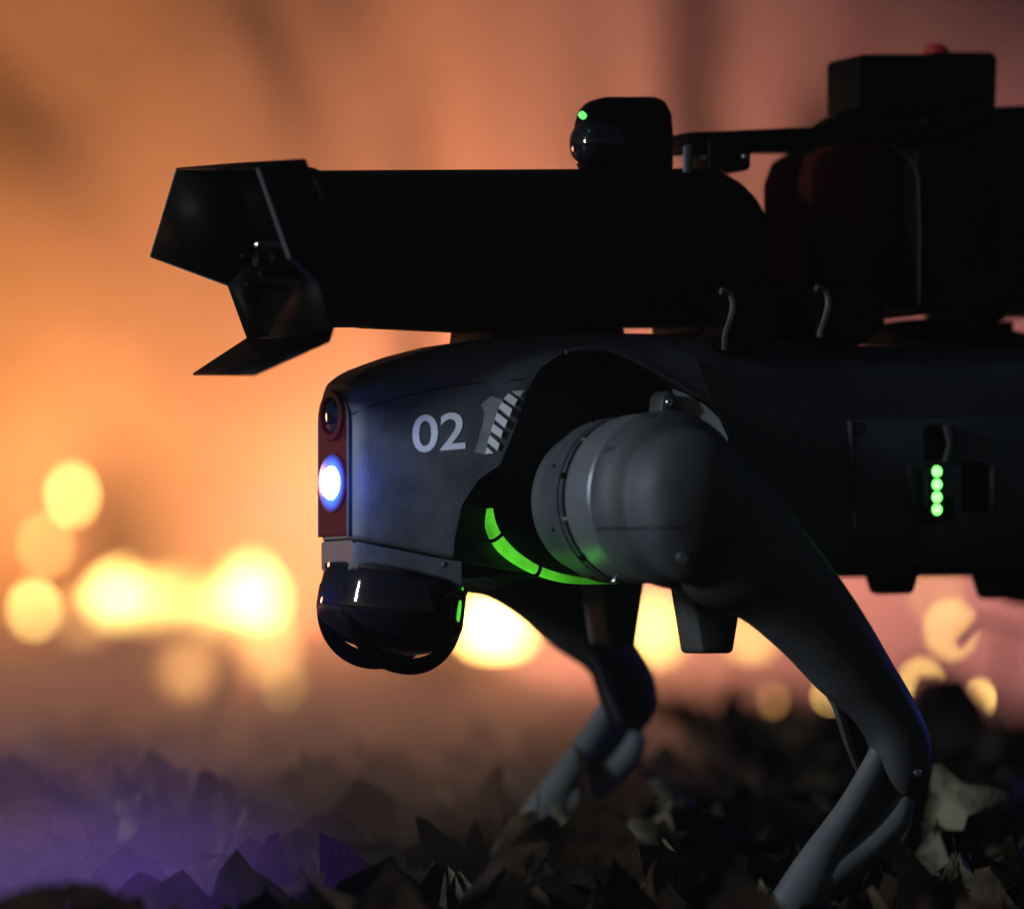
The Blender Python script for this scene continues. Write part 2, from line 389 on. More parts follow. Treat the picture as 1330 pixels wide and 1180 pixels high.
# rear edge of the head shell runs obliquely, as the seam does
head = obj('head_shell', loft(rings), M['shell'], RB)
arch = [(1010, 800), (560, 820), (588, 750), (590, 700), (600, 655), (622, 622), (650, 603), (668, 560), (685, 505), (702, 478), (735, 457), (772, 452), (810, 460), (850, 480), (893, 505), (925, 530), (945, 565), (985, 640)]
k1 = obj('cutter', prism([side(*p) for p in arch], -.14, -.028, 0), None); k1.parent = RB
pts2 = [side(*p) for p in arch]
k2 = obj('cutter', prism(pts2, .028, .14, 0), None); k2.parent = RB
s1, s2, s3 = side(893, 425), side(914, 492), side(948, 575)
k3 = obj('cutter', prism([(s1.x, .6), (s1.x, s1.z), (s2.x, s2.z), (s3.x, s3.z), (s3.x + .01, .2), (.5, .2), (.5, .6)], -.2, .2, 0), None); k3.parent = RB
k1b, k2b = k1.copy(), k2.copy(); C.objects.link(k1b); C.objects.link(k2b)
cut(head, [k1, k2, k3])
# liner that closes the wheel-arch recess, dark
obj('hip_recess_liner', prism([Vector((p.x, 0, p.z)) for p in [side(*q) for q in [(640, 748), (600, 700), (640, 610), (700, 470), (772, 447), (850, 470), (960, 600), (1000, 740)]]], -.0268, .0268, .002), M['void'], RB)
# arch lip (a thin rounded flange, lit by the side light)
lip = [side(u, v, -.001) for u, v in [(735, 457), (772, 452), (810, 460), (850, 480), (893, 505), (925, 530), (945, 565)]]
obj('arch_lip', tube(spline(lip, 5), .0018, 8), M['shell'], RB)
# bracket above the hip with its screw, slanted and pushed out towards the camera
def plate(name, pts, m, y0, y1, bev=.001, parent=None, mp=None):
    f = mp or (lambda u, v: L(u, v, y0))
    return obj(name, prism([f(*p) for p in pts], y0, y1, bev), m, parent or RB)
def slanted(name, pts, m, ya, yb_, th=.004):
    bm = bmesh.new(); us = [p[0] for p in pts]; ua, ub = min(us), max(us)
    P = [L(u, v, ya + (yb_ - ya) * (u - ua) / (ub - ua)) for u, v in pts]
    loft([P, [q + Vector((.002, th, 0)) for q in P]], bm); return obj(name, bm, M[m], RB)
slanted('hip_bracket', [(874, 505), (890, 511), (916, 526), (934, 543), (946, 570), (936, 600), (905, 590), (880, 575)], 'motor', -.060, -.082)
plate('bracket_boss', [(860, 530), (862, 513), (870, 506), (878, 512), (881, 545), (868, 552), (860, 546)], M['leg'], -.072, -.0545, .0015)
def screw(u, v, y, r=.0028, parent=None, m='screw'):
    p = L(u, v, y); return obj('screw', lathe(p + Vector((0, .002, 0)), (0, -1, 0), [(0, r), (.0022, r), (.003, r * .8), (.003, r * .45), (.0016, r * .4)], 12), M[m], parent or RB)
screw(869, 522, -.0725)
# front strip
def front(u, v, x=-.0012): return LX(u, v, x)
st = [(454, 697), (417, 697)]
fy = lambda u, v: LX(u, v, 0)
w_ = .0205; zb_ = LX(454, 695, 0).z; zt_ = LX(435, 506, 0).z
pts = [(-w_, zb_), (w_, zb_)] + [(w_ * math.cos(R(a)), zt_ - w_ + w_ * math.sin(R(a))) for a in range(0, 181, 15)]
bm = bmesh.new()
f = bm.faces.new([bm.verts.new((.001, y, z)) for y, z in pts]); r = bmesh.ops.extrude_face_region(bm, geom=[f])
bmesh.ops.translate(bm, verts=[q for q in r['geom'] if isinstance(q, bmesh.types.BMVert)], vec=(-.0026, 0, 0)); bmesh.ops.recalc_face_normals(bm, faces=bm.faces)
bmesh.ops.bevel(bm, geom=[e for e in bm.edges if e.calc_face_angle(0) > R(50)], offset=.0008, segments=2, affect='EDGES')
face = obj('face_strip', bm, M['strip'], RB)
obj('strip_rim', tube([Vector((-.001, y, z)) for y, z in pts[1:] + pts[:1]], .0009, 8), M['shell'], face)
cz = LX(435, 540, 0).z
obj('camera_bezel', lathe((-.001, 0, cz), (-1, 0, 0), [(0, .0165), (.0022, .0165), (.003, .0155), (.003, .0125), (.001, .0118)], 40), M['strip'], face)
obj('camera_lens', lathe((-.001, 0, cz), (-1, 0, 0), [(0, .0112), (.0012, .0112), (.0025, .0085), (.0032, .004), (.0034, .0001)], 32), M['lens'], face)
lz = LX(435, 627, 0).z
obj('lamp_halo', lathe((-.0012, 0, lz), (-1, 0, 0), [(0, .0193), (.0012, .0193), (.0016, .018), (.0017, .0001)], 48), M['blue_halo'], face)
gn = M['blue_halo'].node_tree.nodes['glow centre']; gn.inputs[1].default_value = (0, 0, lz)
led = obj('front_lamp', lathe((-.0015, 0, lz), (-1, 0, 0), [(0, .0115), (.0015, .0115), (.004, .0098), (.0055, .006), (.006, .0001)], 32), M['blue_led'], face)
for v in led.data.vertices: v.co.z = lz + (v.co.z - lz) * .95
bl = bpy.data.lights.new('panel_fill_light', 'POINT'); bl.energy = .08; bl.color = (.06, .15, 1); bl.shadow_soft_size = .004
bo = bpy.data.objects.new('panel_fill_light', bl); C.objects.link(bo); bo.parent = led; bo.location = (-.020, -.046, lz)  # blue fill set beside the lens so that it tints the head panel
sl = bpy.data.lights.new('front_lamp_beam', 'SPOT'); sl.energy = 19; sl.color = (.15, .06, 1); sl.shadow_soft_size = .006; sl.spot_size = R(120); sl.spot_blend = .8
slo = bpy.data.objects.new('front_lamp_beam', sl); C.objects.link(slo); slo.parent = led; slo.location = (-.03, 0, lz); slo.rotation_euler = Vector((.6, .0, .8)).to_track_quat('Z', 'Y').to_euler()
# chin band
CB = []
def chin_top(x): return interp(BOT, x) - .0006
ch0 = L(418, 727, -.03); ch1 = L(604, 768, -.05)
rings = []
for x in [.001, .004, .01, .02, .03, .04, .05, .06, ch1.x]:
    w = hw(x) - .0015; zt = chin_top(x); zb = ch0.z + (ch1.z - ch0.z) * (x - ch0.x) / (ch1.x - ch0.x)
    rings.append(hull_ring(x, w, zb, zt, .0015, .003, 3))
chin = obj('chin_band', loft(rings), M['shell'], RB)
p0, p1 = side(458, 703), side(560, 722)
obj('chin_groove', tube([side(458, 703, -.0015), side(500, 708, -.0015), side(560, 721, -.0015)], .0007, 6), M['void'], chin)
screw(578, 733, -.050, .002, chin, 'body')
# sensor dome below the chin
dc = L(514, 752, 0); ax = Vector((-.20, 0, -1)).normalized(); dr = .0498
prof = [(-.001, dr * .86), (.001, dr * .94), (.004, dr * .955), (.010, dr * .963), (.016, dr * .969), (.0205, dr * .974), (.024, dr * .976)]
for i in range(1, 11):
    a = i / 10 * 90; prof.append((.024 + .0245 * math.sin(R(a)), dr * .976 * math.cos(R(a)) ** .9))
dome = obj('sensor_dome', lathe(dc, ax, prof, 64), M['gloss'], RB)
obj('dome_collar', lathe(dc, ax, [(-.003, dr * .90), (-.001, dr * .965), (.0015, dr * .96), (.0025, dr * .94)], 64), M['gloss'], dome)
a_, b1_, b2_ = basis(ax)
fx = Vector((1, 0, 0)) - ax * ax.x; fx.normalize(); fyv = Vector((0, 1, 0))
for yy, drop in ((-.024, .0575), (.024, .0535)):        # two fore-and-aft guard bars, seen as the two lobes of the lower edge
    pts = []
    for i in range(29):
        a = R(-84 + 168 * i / 28)
        pts.append(dc + fx * (math.sin(a) * math.sqrt(dr * dr - .016 ** 2) * .93) + fyv * (yy * (.55 + .45 * math.cos(a))) + ax * (.004 + (drop - .004) * max(-.2, math.cos(a)) ** (.8 if math.cos(a) > 0 else 1) if math.cos(a) > 0 else .004 + .05 * math.cos(a)))
    obj('guard_bar', tube(pts, [.0030 + .0026 * math.sin(math.pi * i / 28) for i in range(29)], 12), M['black'], dome)
# painted marks, laid on the flank
def decal(name, polys, m, lift=.0004, parent=head):
    bm = bmesh.new()
    for P in polys:
        bm.faces.new([bm.verts.new(side(u, v, lift)) for u, v in P])
    return obj(name, bm, M[m], parent)
def digits():
    cu = bpy.data.curves.new('number', 'FONT'); cu.body = '02'; cu.size = 1; cu.resolution_u = 4; cu.offset = .012
    to = bpy.data.objects.new('number', cu); C.objects.link(to); bpy.context.view_layer.update()
    me = bpy.data.meshes.new_from_object(to.evaluated_get(bpy.context.evaluated_depsgraph_get())); bpy.data.objects.remove(to)
    xs = [v.co.x for v in me.vertices]; ys = [v.co.y for v in me.vertices]; x0, x1, y0, y1 = min(xs), max(xs), min(ys), max(ys)
    bm = bmesh.new(); bm.from_mesh(me); bmesh.ops.triangulate(bm, faces=bm.faces)
    bmesh.ops.subdivide_edges(bm, edges=[e for e in bm.edges if e.calc_length() > .12], cuts=2)
    for v in bm.verts:
        fx_, fy_ = (v.co.x - x0) / (x1 - x0), (v.co.y - y0) / (y1 - y0)
        v.co = side(535.5 + 69 * fx_, 588.5 - 5.5 * fx_ - 49 * fy_, .00035)
    m2 = bpy.data.meshes.new('number_marking'); bm.to_mesh(m2); bm.free(); link('number_marking', m2, M['print'], head)
digits()
Z = lambda P: [(510 + a / 6.65, 490 + b / 6.65) for a, b in P]
decal('stripe_patch', [Z([(760, 235), (850, 160), (955, 195), (912, 290), (792, 290)]), Z([(792, 290), (912, 290), (875, 400), (780, 400)]), Z([(780, 400), (875, 400), (838, 520), (745, 520)]), Z([(745, 520), (838, 520), (795, 662), (708, 645)])], 'printdim', .0003)
for P in ([(1027, 117), (1133, 113), (1100, 168), (1065, 152)], [(1000, 137), (1078, 190), (1048, 248), (958, 185)], [(945, 213), (1032, 270), (1008, 343), (915, 265)], [(903, 303), (992, 370), (968, 438), (880, 362)],
          [(870, 400), (952, 460), (935, 525), (846, 462)], [(840, 498), (922, 570), (905, 632), (818, 560)], [(815, 600), (872, 655), (797, 660)]):
    decal('hazard_stripe', [Z(P)], 'print', .0007)
# thin panel line across the head
obj('panel_seam', tube([side(u, v, .00005) for u, v in [(455, 538), (480, 528), (520, 516), (570, 504), (620, 497), (680, 492)]], .00035, 6), M['void'], head)

# trunk
rings = []
for x in [.06, .12, .18, .24, .2745, .275, .30, .36, .42, .48, .54, .60, .70, .80, .87, .89]:
    zt = interp(TOP, x) - (.003 if x > .2 else .006); zb = interp(BOT, x) + .001; w = hw(x) - (.003 if x > .2 else .006)
    if x >= .87: zt -= (x - .86) * .9; zb += (x - .86) * .9; w -= (x - .86) * .8
    rings.append(hull_ring(x, w, zb, zt, .03 if x > .25 else .02, .012))
trunk = obj('trunk', loft(rings), M['body'], RB)
cut(trunk, [k1b, k2b])
YB = -.0625
# battery pack and its details on the near flank, mirrored on the far one
for s in (1, -1):
    def fl(name, pts, m, y0, y1, bev=.0012, par=None):
        P = [L(u, v, YB) for u, v in pts]; return obj(name, prism(P, s * y0, s * y1, bev), M[m], par or trunk)
    bp_ = fl('battery_pack', [(1108, 545), (1320, 541), (1400, 541), (1400, 735), (1112, 738)], 'body', YB + .0, YB + .02, .003)
    fl('battery_latch', [(1197, 560), (1204, 551), (1232, 550), (1236, 575), (1232, 597), (1200, 600)], 'void', YB - .0016, YB + .01, .002, bp_)
    fl('latch_tab', [(1222, 552), (1235, 550), (1240, 575), (1232, 600), (1222, 600), (1228, 576)], 'rubber', YB - .005, YB + .0, .0015, bp_)
    w1 = fl('charge_window', [(1197, 603), (1236, 601), (1238, 675), (1199, 677)], 'gloss', YB - .003, YB + .01, .001, bp_)
    for u0 in (1177, 1193, 1284):
        fl('grip_rib', [(u0, 606), (u0 + 5, 602), (u0 + 8, 606), (u0 + 7, 660), (u0 + 1, 662)], 'rubber', YB - .004, YB + .01, .001, bp_)
    fl('battery_recess', [(1248, 600), (1282, 599), (1283, 664), (1249, 666)], 'void', YB - .0006, YB + .01, .001, bp_)
    if s == 1:
        for v in (612, 629, 645.5, 661.5):
            p = L(1216.5, v, YB - .0032)
            obj('charge_lamp', lathe(p, (0, -1, 0), [(0, .0036), (.0012, .0034), (.0018, .002), (.002, .0001)], 16), M['green_led'], w1)
    fl('trunk_seam_bar', [(1103, 546), (1108, 545), (1112, 612), (1108, 614)], 'rubber', YB - .0012, YB + .01, .0006)
# belly pads
def two_plane(pts, y0, y1):                           # left end of the outline on the far face, right end on the near one
    us = [p[0] for p in pts]; ua, ub = min(us), max(us)
    return [L(u, v, y1 + (y0 - y1) * min(1, max(0, (u - ua) / (ub - ua) * 3 - 1))) for u, v in pts]
for (ua, ub, va, vb, y0, y1, tp, dm) in ((868, 968, 752, 848, -.078, -.050, 15, 'rubber'), (752, 838, 752, 838, .045, .073, 12, 'rubber'), (1118, 1198, 736, 771, -.02, .015, 10, 'void'), (1256, 1345, 736, 777, -.02, .015, 12, 'void')):
    P = two_plane([(ua, va), (ub, va), (ub - tp, vb - 3), (ub - tp - 5, vb), (ua + tp + 4, vb), (ua + tp, vb - 4)], y0, y1)
    obj('belly_pad', prism(P, y0, y1, .003, 3), M[dm], RB)

# legs: built once for the near front, mirrored and repeated
HIP = L(869, 645, -.15); HX, HZ = HIP.x, HIP.z
def leg_parts():
    out = []
    rr = .0545
    # shoulder motor between trunk and thigh
    P = [(.050, .030), (.052, .044), (.056, .0470), (.070, .0475), (.0705, .0500), (.0775, .0505), (.078, .0535), (.101, .0545), (.1015, .0530), (.104, .0528), (.1045, .0545), (.108, .0548)]
    out.append(('hip_motor', lathe((HX, 0, HZ), (0, -1, 0), P, 72), 'leg', None))
    P = [(.1085, .0520), (.110, .0535), (.112, .0545), (.140, .0548), (.142, .0535), (.1425, .050)]
    out.append(('motor_ring', lathe((HX, 0, HZ), (0, -1, 0), P, 72), 'motor', None))
    for k in range(12):
        a = R(15 + 30 * k); c = Vector((HX + .0540 * math.cos(a), -.1063, HZ + .0540 * math.sin(a)))
        out.append(('ring_bolt', lathe(c, (math.cos(a), 0, math.sin(a)), [(-.004, .0024), (.0015, .0024), (.0016, .0012), (.0004, .001)], 10), 'void' if k % 2 else 'screw', None))
    # cover dome
    P = [(.139, .052), (.1415, .0540), (.145, .0552), (.152, .0550), (.158, .0535), (.1625, .0508), (.166, .0462), (.1685, .0436), (.171, .0426), (.179, .0418), (.186, .0385), (.192, .032), (.1965, .0225), (.199, .011), (.1997, .0001)]
    KT = [(.140, 1.0), (.150, 1.04), (.160, 1.12), (.170, 1.27), (.178, 1.36), (.190, 1.42), (.2, 1.42)]
    bm = lathe((HX, 0, HZ), (0, -1, 0), P, 72)
    for q in bm.verts:
        k = interp(KT, -q.co.y)
        if q.co.z < HZ: q.co.z = HZ + (q.co.z - HZ) * k
    out.append(('hip_cover', bm, 'leg', None))
    # cover seam and its screw
    CP = P
    def on_cover(yy, ang):
        r = interp(CP, yy) + .0002; return Vector((HX + r * math.cos(R(ang)), -yy, HZ + r * math.sin(R(ang))))
    # level parting line round the cover
    pts = []
    for yy in [.143, .150, .157, .163, .168, .172, .176, .182, .188, .193, .1955]:
        r = interp(CP, yy) + .0002; z = -.0215; zz = z / interp(KT, yy); pts.append(Vector((HX - math.sqrt(max(r * r - zz * zz, 1e-6)), -yy, HZ + z)))
    out.append(('cover_seam', tube(pts, .0005, 6), 'void', 'hip_cover'))
    for k in range(8):                               # cooling slots round the motor can
        a = R(22 + 45 * k); c = Vector((HX + .0538 * math.cos(a), -.090, HZ + .0538 * math.sin(a)))
        out.append(('motor_slot', lathe(c, (math.cos(a), 0, math.sin(a)), [(-.004, .0013), (.0007, .0013), (.0008, .0007)], 8), 'void', 'hip_motor'))
    for a, y0_, y1_ in ((150, .149, .158), (112, .150, .160)):
        out.append(('cover_tick', tube([on_cover(y0_ + (y1_ - y0_) * k / 4, a - k) for k in range(5)], .0005, 6), 'void', 'hip_cover'))
    # thigh: sections along a bent centre line
    y = -.168
    SEC = [(0, (885, 640), (930, 602), .010), (0, (868, 696), (955, 598), .018), (0, (876, 742), (992, 628), .0245), (0, (908, 780), (1033, 682), .0258), (0, (968, 803), (1072, 735), .024), (0, (1022, 846), (1112, 794), .022),
           (0, (1070, 896), (1150, 858), .020), (0, (1110, 930), (1180, 910), .0185), (0, (1130, 958), (1198, 948), .0175), (0, (1139, 985), (1203, 982), .0165), (0, (1150, 1014), (1197, 1010), .014), (0, (1163, 1032), (1186, 1030), .008)]
    rings = []
    for (_, a, b, th) in SEC:
        A, B = L(a[0], a[1], y), L(b[0], b[1], y); c = (A + B) / 2; d_ = (B - A)
        rings.append(ring(c, d_.normalized(), Vector((0, 1, 0)), d_.length / 2, th, 28, 2.5))
    fine = []
    for i in range(28):
        fine.append(spline([r[i] for r in rings], 4))
    rings = [[fine[i][k] for i in range(28)] for k in range(len(fine[0]))]
    out.append(('thigh', loft(rings), 'leg', None))
    # inner fork plate of the knee and a black web for the shade in the recess beside it
    out.append(('knee_plate', prism([L(u, v, -.146) for u, v in [(1050, 868), (1072, 885), (1098, 925), (1110, 965), (1121, 1004), (1112, 1006), (1095, 965), (1080, 918)]], -.152, -.146, .001), 'leg', 'thigh'))
    out.append(('knee_recess_shade', prism([L(u, v, -.160) for u, v in [(1080, 885), (1110, 905), (1140, 945), (1145, 1000), (1122, 1003), (1108, 965), (1096, 925)]], -.160, -.153, .001), 'void', 'thigh'))
    kc = L(1172, 1003, y)
    out.append(('knee_bolt', lathe(kc + Vector((0, -.016, 0)), (0, -1, 0), [(0, .0028), (.0015, .0028), (.0022, .002), (.0022, .001), (.001, .0009)], 12), 'screw', 'thigh'))
    sp = L(890, 724, -.1955)
    out.append(('cover_screw', lathe(sp + Vector((0, .004, 0)), (0, -1, 0), [(0, .0042), (.002, .0042), (.0024, .0036), (.0012, .0030), (.0012, .0014), (.0026, .0012), (.0026, .0001)], 16), 'screw', 'thigh'))
    # calf: two ribs with a pocket between, running into one shank
    yc = -.165
    def rib(name, secs, m, par=None, p=2.6):
        rg = []
        for (a, b, th) in secs:
            A, B = L(a[0], a[1], yc), L(b[0], b[1], yc); c = (A + B) / 2; d_ = B - A
            rg.append(ring(c, d_.normalized(), Vector((0, 1, 0)), d_.length / 2, th, 20, p))
        fn = [spline([r[i] for r in rg], 3) for i in range(20)]
        out.append((name, loft([[fn[i][k] for i in range(20)] for k in range(len(fn[0]))]), m, par))
    rib('calf', [((1133, 968), (1150, 975), .006), ((1118, 996), (1146, 1012), .008), ((1088, 1045), (1120, 1058), .009), ((1048, 1098), (1088, 1116), .0115), ((1015, 1145), (1078, 1170), .0135), ((985, 1195), (1045, 1212), .012),
                 ((955, 1240), (1005, 1256), .011), ((925, 1285), (965, 1300), .010)], 'calf', None, 2.0)
    rib('calf_rear_rib', [((1158, 1030), (1184, 1042), .010), ((1140, 1058), (1172, 1078), .0145), ((1106, 1088), (1142, 1112), .0155), ((1072, 1110), (1112, 1142), .015), ((1045, 1132), (1080, 1170), .0125)], 'calf', 'calf', 2.0)
    out.append(('calf_web', prism([L(u, v, yc) for u, v in [(1140, 990), (1180, 1035), (1150, 1075), (1080, 1125), (1068, 1110), (1100, 1050)]], yc - .004, yc + .004, .001), 'body', 'calf'))
    fc = L(938, 1300, yc)
    out.append(('foot', lathe(fc + Vector((0, -.016, 0)), (0, 1, 0), [(0, .006), (.003, .014), (.010, .020), (.016, .0215), (.022, .020), (.029, .014), (.032, .006)], 24), 'void', None))
    return out
LEGP = leg_parts(); meshes = {}
def add_leg(dx, mirror, leg_rot=0, abd=0, keep_shin=False):
    made = {}
    for i, (name, bm, m, par) in enumerate(LEGP):
        if (i, 0) not in meshes:
            finish(bm, 32); me = bpy.data.meshes.new(name); bm.to_mesh(me); bm.free(); me.materials.append(M[m]); meshes[(i, 0)] = me
            m2 = me.copy(); m2.transform(Matrix.Diagonal((1, -1, 1, 1))); m2.flip_normals(); meshes[(i, 1)] = m2
        me = meshes[(i, mirror)]
        o = link(name, me, None, made[par] if par else LEGROOT); made.setdefault(name, o)
        if par is None:
            if leg_rot and name in ('thigh', 'calf', 'foot', 'hip_cover', 'motor_ring'):
                hy = .12 * (1 if mirror else -1)
                A = Matrix.Translation((dx, 0, 0)) @ Matrix.Translation((HX, hy, HZ)) @ Matrix.Rotation(abd * (1 if mirror else -1), 4, 'X')
                T = A @ Matrix.Rotation(leg_rot, 4, 'Y') @ Matrix.Translation((-HX, -hy, -HZ))
                if name in ('hip_cover', 'motor_ring'): T = A @ Matrix.Translation((-HX, -hy, -HZ))
                if keep_shin and name in ('calf', 'foot'):
                    k0 = L(1172, 1003, -.168); k0.y *= -1 if mirror else 1; T = Matrix.Translation(T @ k0 - k0)
                o.matrix_local = T
            else: o.location = (dx, 0, 0)
LEGROOT = RB
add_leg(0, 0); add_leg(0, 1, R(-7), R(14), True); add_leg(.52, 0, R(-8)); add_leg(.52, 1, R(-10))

# green light on the inner hip, built in as a glowing strip
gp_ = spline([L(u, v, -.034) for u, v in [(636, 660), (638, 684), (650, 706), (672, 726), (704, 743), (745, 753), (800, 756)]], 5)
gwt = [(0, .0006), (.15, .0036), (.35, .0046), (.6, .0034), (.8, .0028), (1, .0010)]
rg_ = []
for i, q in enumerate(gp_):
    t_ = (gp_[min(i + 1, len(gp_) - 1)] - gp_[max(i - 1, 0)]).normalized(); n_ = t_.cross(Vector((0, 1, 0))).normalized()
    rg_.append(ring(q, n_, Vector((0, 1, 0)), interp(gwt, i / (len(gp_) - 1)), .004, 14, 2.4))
hip_glow = obj('hip_glow_strip', loft(rg_), M['green_ring'], RB)
for i in (8, 19):
    q = gp_[i]; t_ = (gp_[i + 1] - gp_[i - 1]).normalized(); n_ = t_.cross(Vector((0, 1, 0))).normalized()
    obj('glow_break', loft([ring(q - t_ * .0012, n_, Vector((0, 1, 0)), .0050, .0046, 14, 2.4), ring(q + t_ * .0012, n_, Vector((0, 1, 0)), .0050, .0046, 14, 2.4)]), M['void'], hip_glow)
gl = bpy.data.lights.new('hip_glow_light', 'POINT'); gl.energy = .02; gl.color = (.12, 1, .05); gl.shadow_soft_size = .01
go = bpy.data.objects.new('hip_glow_light', gl); C.objects.link(go); go.parent = RB; go.location = (HX - .03, -.02, HZ - .075)

# unseen blue lamp added at the rear to edge the thighs in blue
tz = HZ - .03
tl = obj('rear_rim_lamp', lathe((.895, 0, tz), (1, 0, 0), [(-.02, .012), (.004, .012), (.008, .008), (.009, .0001)], 20), M['blue_led'], RB)

tp = bpy.data.lights.new('rear_rim_light', 'POINT'); tp.energy = 1.6; tp.color = (.06, .08, 1); tp.shadow_soft_size = .01
to_ = bpy.data.objects.new('rear_rim_light', tp); C.objects.link(to_); to_.parent = tl; to_.location = (.925, 0, tz)

# ---------------------------------------------------------------- the flame launcher bolted on the robot's back
FT = empty('flame_launcher', (OX, 0, 0), YAW, 'black tube-shaped flame launcher with flared muzzle bolted on the back of the robot', 'launcher')
FT.location = (OX, 0, 0)
def fplate(name, pts, m, y0, y1, bev=.002, par=None, yp=None):
    us = [p[0] for p in pts]; ua, ub = min(us), max(us)
    if yp is None:                                   # outline traced in the photograph: its left end belongs to the far face, its right end to the near one
        P = [L(u, v, y1 + (y0 - y1) * min(1, max(0, (u - ua) / (ub - ua) * 3 - 1))) for u, v in pts]
    else: P = [L(u, v, yp) for u, v in pts]
    return obj(name, prism(P, y0, y1, bev, 3), M[m], par or FT)
c1, c2 = L(400, 324, 0), L(900, 324, 0); r1 = .0505
bz = (L(420, 324, 0).z)
def bx(u): return L(u, 320, 0).x
x0, x1, x2 = L(437, 350, -.0545).x + .004, bx(930), bx(1003)
bz0, bz1 = L(400, 324, 0).z, L(900, 321, 0).z; ax_ = Vector((x1 - x0, 0, bz1 - bz0)); bl_ = ax_.length
def rb(t): return .0505 + (.0545 - .0505) * t
prof = [(.004, rb(0) * .94), (0, rb(0) * .96), (0, rb(0))]
prof += [(bl_ * t, rb(t)) for t in (.02, .25, .5, .75, .93)]
for i in range(1, 9):
    a = R(90 * i / 8); prof.append((bl_ * .93 + (x2 - x1) * math.sin(a) * 1.0 + .005, rb(1) * (.25 + .75 * math.cos(a))))
barrel = obj('barrel', lathe((x0, 0, bz0), ax_, prof, 64), M['black'], FT)
pc = [(.004, .0505), (-.003, .0505), (-.003, .0528), (.004, .0528)]
a_, b1_, b2_ = basis(ax_)
obj('barrel_collar', loft([ring(Vector((x0, 0, bz0)) + a_ * q, b1_, b2_, r_, r_, 64) for q, r_ in pc], None, (False, False)), M['black'], barrel)
obj('barrel_foot_rail', box(bx(470), bx(800), -.012, .012, L(560, 429, 0).z, L(560, 415, 0).z, .002), M['black'], barrel)
for uu, vv in ((500, 300), (722, 297)):
    pass
# muzzle shield of folded sheet
def corner(uf, un, v): return pair(uf, un, v)
Tx, Tw, Tz = pair(230, 335, 219.5); Mx, Mw, Mz = pair(196, 375, 333); Bx, Bw, Bz = pair(251, 330, 486.5)
N1 = L(297, 370, .062); N2 = L(323, 440, .058)
Nx1, Nz1, Nx2, Nz2 = N1.x, N1.z, N2.x, N2.z
rx = L(396, 219, -.05).x; rxm = L(437, 350, -.0545).x; rxb = L(427, 443, -.046).x
Q = {}
for s, k in ((1, 'f'), (-1, 'n')):
    Q['T' + k] = Vector((Tx, s * Tw, Tz)); Q['M' + k] = Vector((Mx, s * Mw, Mz)); Q['N1' + k] = Vector((Nx1, s * .064, Nz1)); Q['N2' + k] = Vector((Nx2, s * .060, Nz2))
    Q['B' + k] = Vector((Bx, s * Bw, Bz)); Q['RT' + k] = Vector((rx, s * .050, bz0 + .0525)); Q['RM' + k] = Vector((rxm, s * .0545, bz0 - .004)); Q['RB' + k] = Vector((rxb, s * .046, L(425, 443, 0).z))
    Q['RC' + k] = Vector((rxm + .001, s * .0555, L(436, 395, -.05).z))
Tfz, Tnz = L(230, 219.5, Tw).z, L(335, 219.5, -Tw).z; tilt = (Tfz - Tnz) / (2 * Tw)
for q in Q.values(): q.z += tilt * (q.y + .03) * (1 if q.x < Tx + .03 else .75)
Q['RBn'].z = L(425, 443, -.046).z; Q['Bn'].z = L(330, 486.5, -Bw).z; Q['Bf'].z = L(251, 486, Bw).z; Q['Mn'].z = L(375, 333, -Mw).z; Q['Mf'].z = L(196, 333, Mw).z
Q['Tn'].z = Tnz; Q['Tf'].z = Tfz
Q['N1f'] = Vector((Nx1, .064, L(297, 370, .064).z)); Q['N2f'] = Vector((Nx2, .060, L(323, 440, .060).z))
Q['N1n'].z = L(437, 368, -.064).z; Q['N2n'].z = L(432, 430, -.060).z
def sheet(name, keys, m='black', th=.0016, par=None):
    bm = bmesh.new(); bm.faces.new([bm.verts.new(Q[k]) for k in keys]); bmesh.ops.recalc_face_normals(bm, faces=bm.faces)
    bmesh.ops.triangulate(bm, faces=bm.faces) if len(keys) > 4 else None
    o = obj(name, bm, M[m], par); md = o.modifiers.new('t', 'SOLIDIFY'); md.thickness = th; md.offset = 0
    return o
ms = sheet('muzzle_shield', ['Tf', 'Tn', 'RTn', 'RTf'], par=FT)
for k in 'fn':
    sheet('side_flap', ['T' + k, 'M' + k, 'N1' + k, 'RM' + k, 'RT' + k], par=ms)
    sheet('cheek_plate', ['N1' + k, 'N2' + k, 'RB' + k, 'RC' + k, 'RM' + k], par=ms)
    sheet('lower_flap', ['N2' + k, 'B' + k, 'RB' + k], par=ms)
    obj('flap_glint', tube([Q['T' + k], Q['M' + k]], .0009, 6), M['body'], ms); obj('flap_glint', tube([Q['M' + k], Q['N1' + k]], .0009, 6), M['shell'], ms)  # paler tubes stand in for glints along the flap edges
sheet('gap_cover', ['RMf', 'RMn', 'RCn', 'RBn', 'RBf', 'RCf'], par=ms)  # this and the next two sheets added to close gaps behind the flaps
sheet('gap_cover', ['RTf', 'RTn', 'RMn', 'RMf'], par=ms)
sheet('throat_gap_cover', ['N2f', 'N2n', 'RBn', 'RBf'], par=ms)
sheet('chin_flap', ['Bf', 'Bn', 'RBn', 'RBf'], par=ms)
# pilot nozzle inside the mouth
noz = obj('nozzle', lathe((rx - .010, 0, bz0 - .008), (1, 0, 0), [(0, .002), (0, .005), (.008, .005), (.010, .007), (.03, .008)], 24), M['black'], FT)
for a in range(4):
    obj('nozzle_pin', lathe((rx - .014, .014 * math.cos(a * 1.57 + .5), bz0 - .012 + .014 * math.sin(a * 1.57 + .5)), (1, 0, 0), [(0, .001), (.001, .0022), (.03, .0022)], 10), M['screw'] if a == 1 else M['black'], noz)
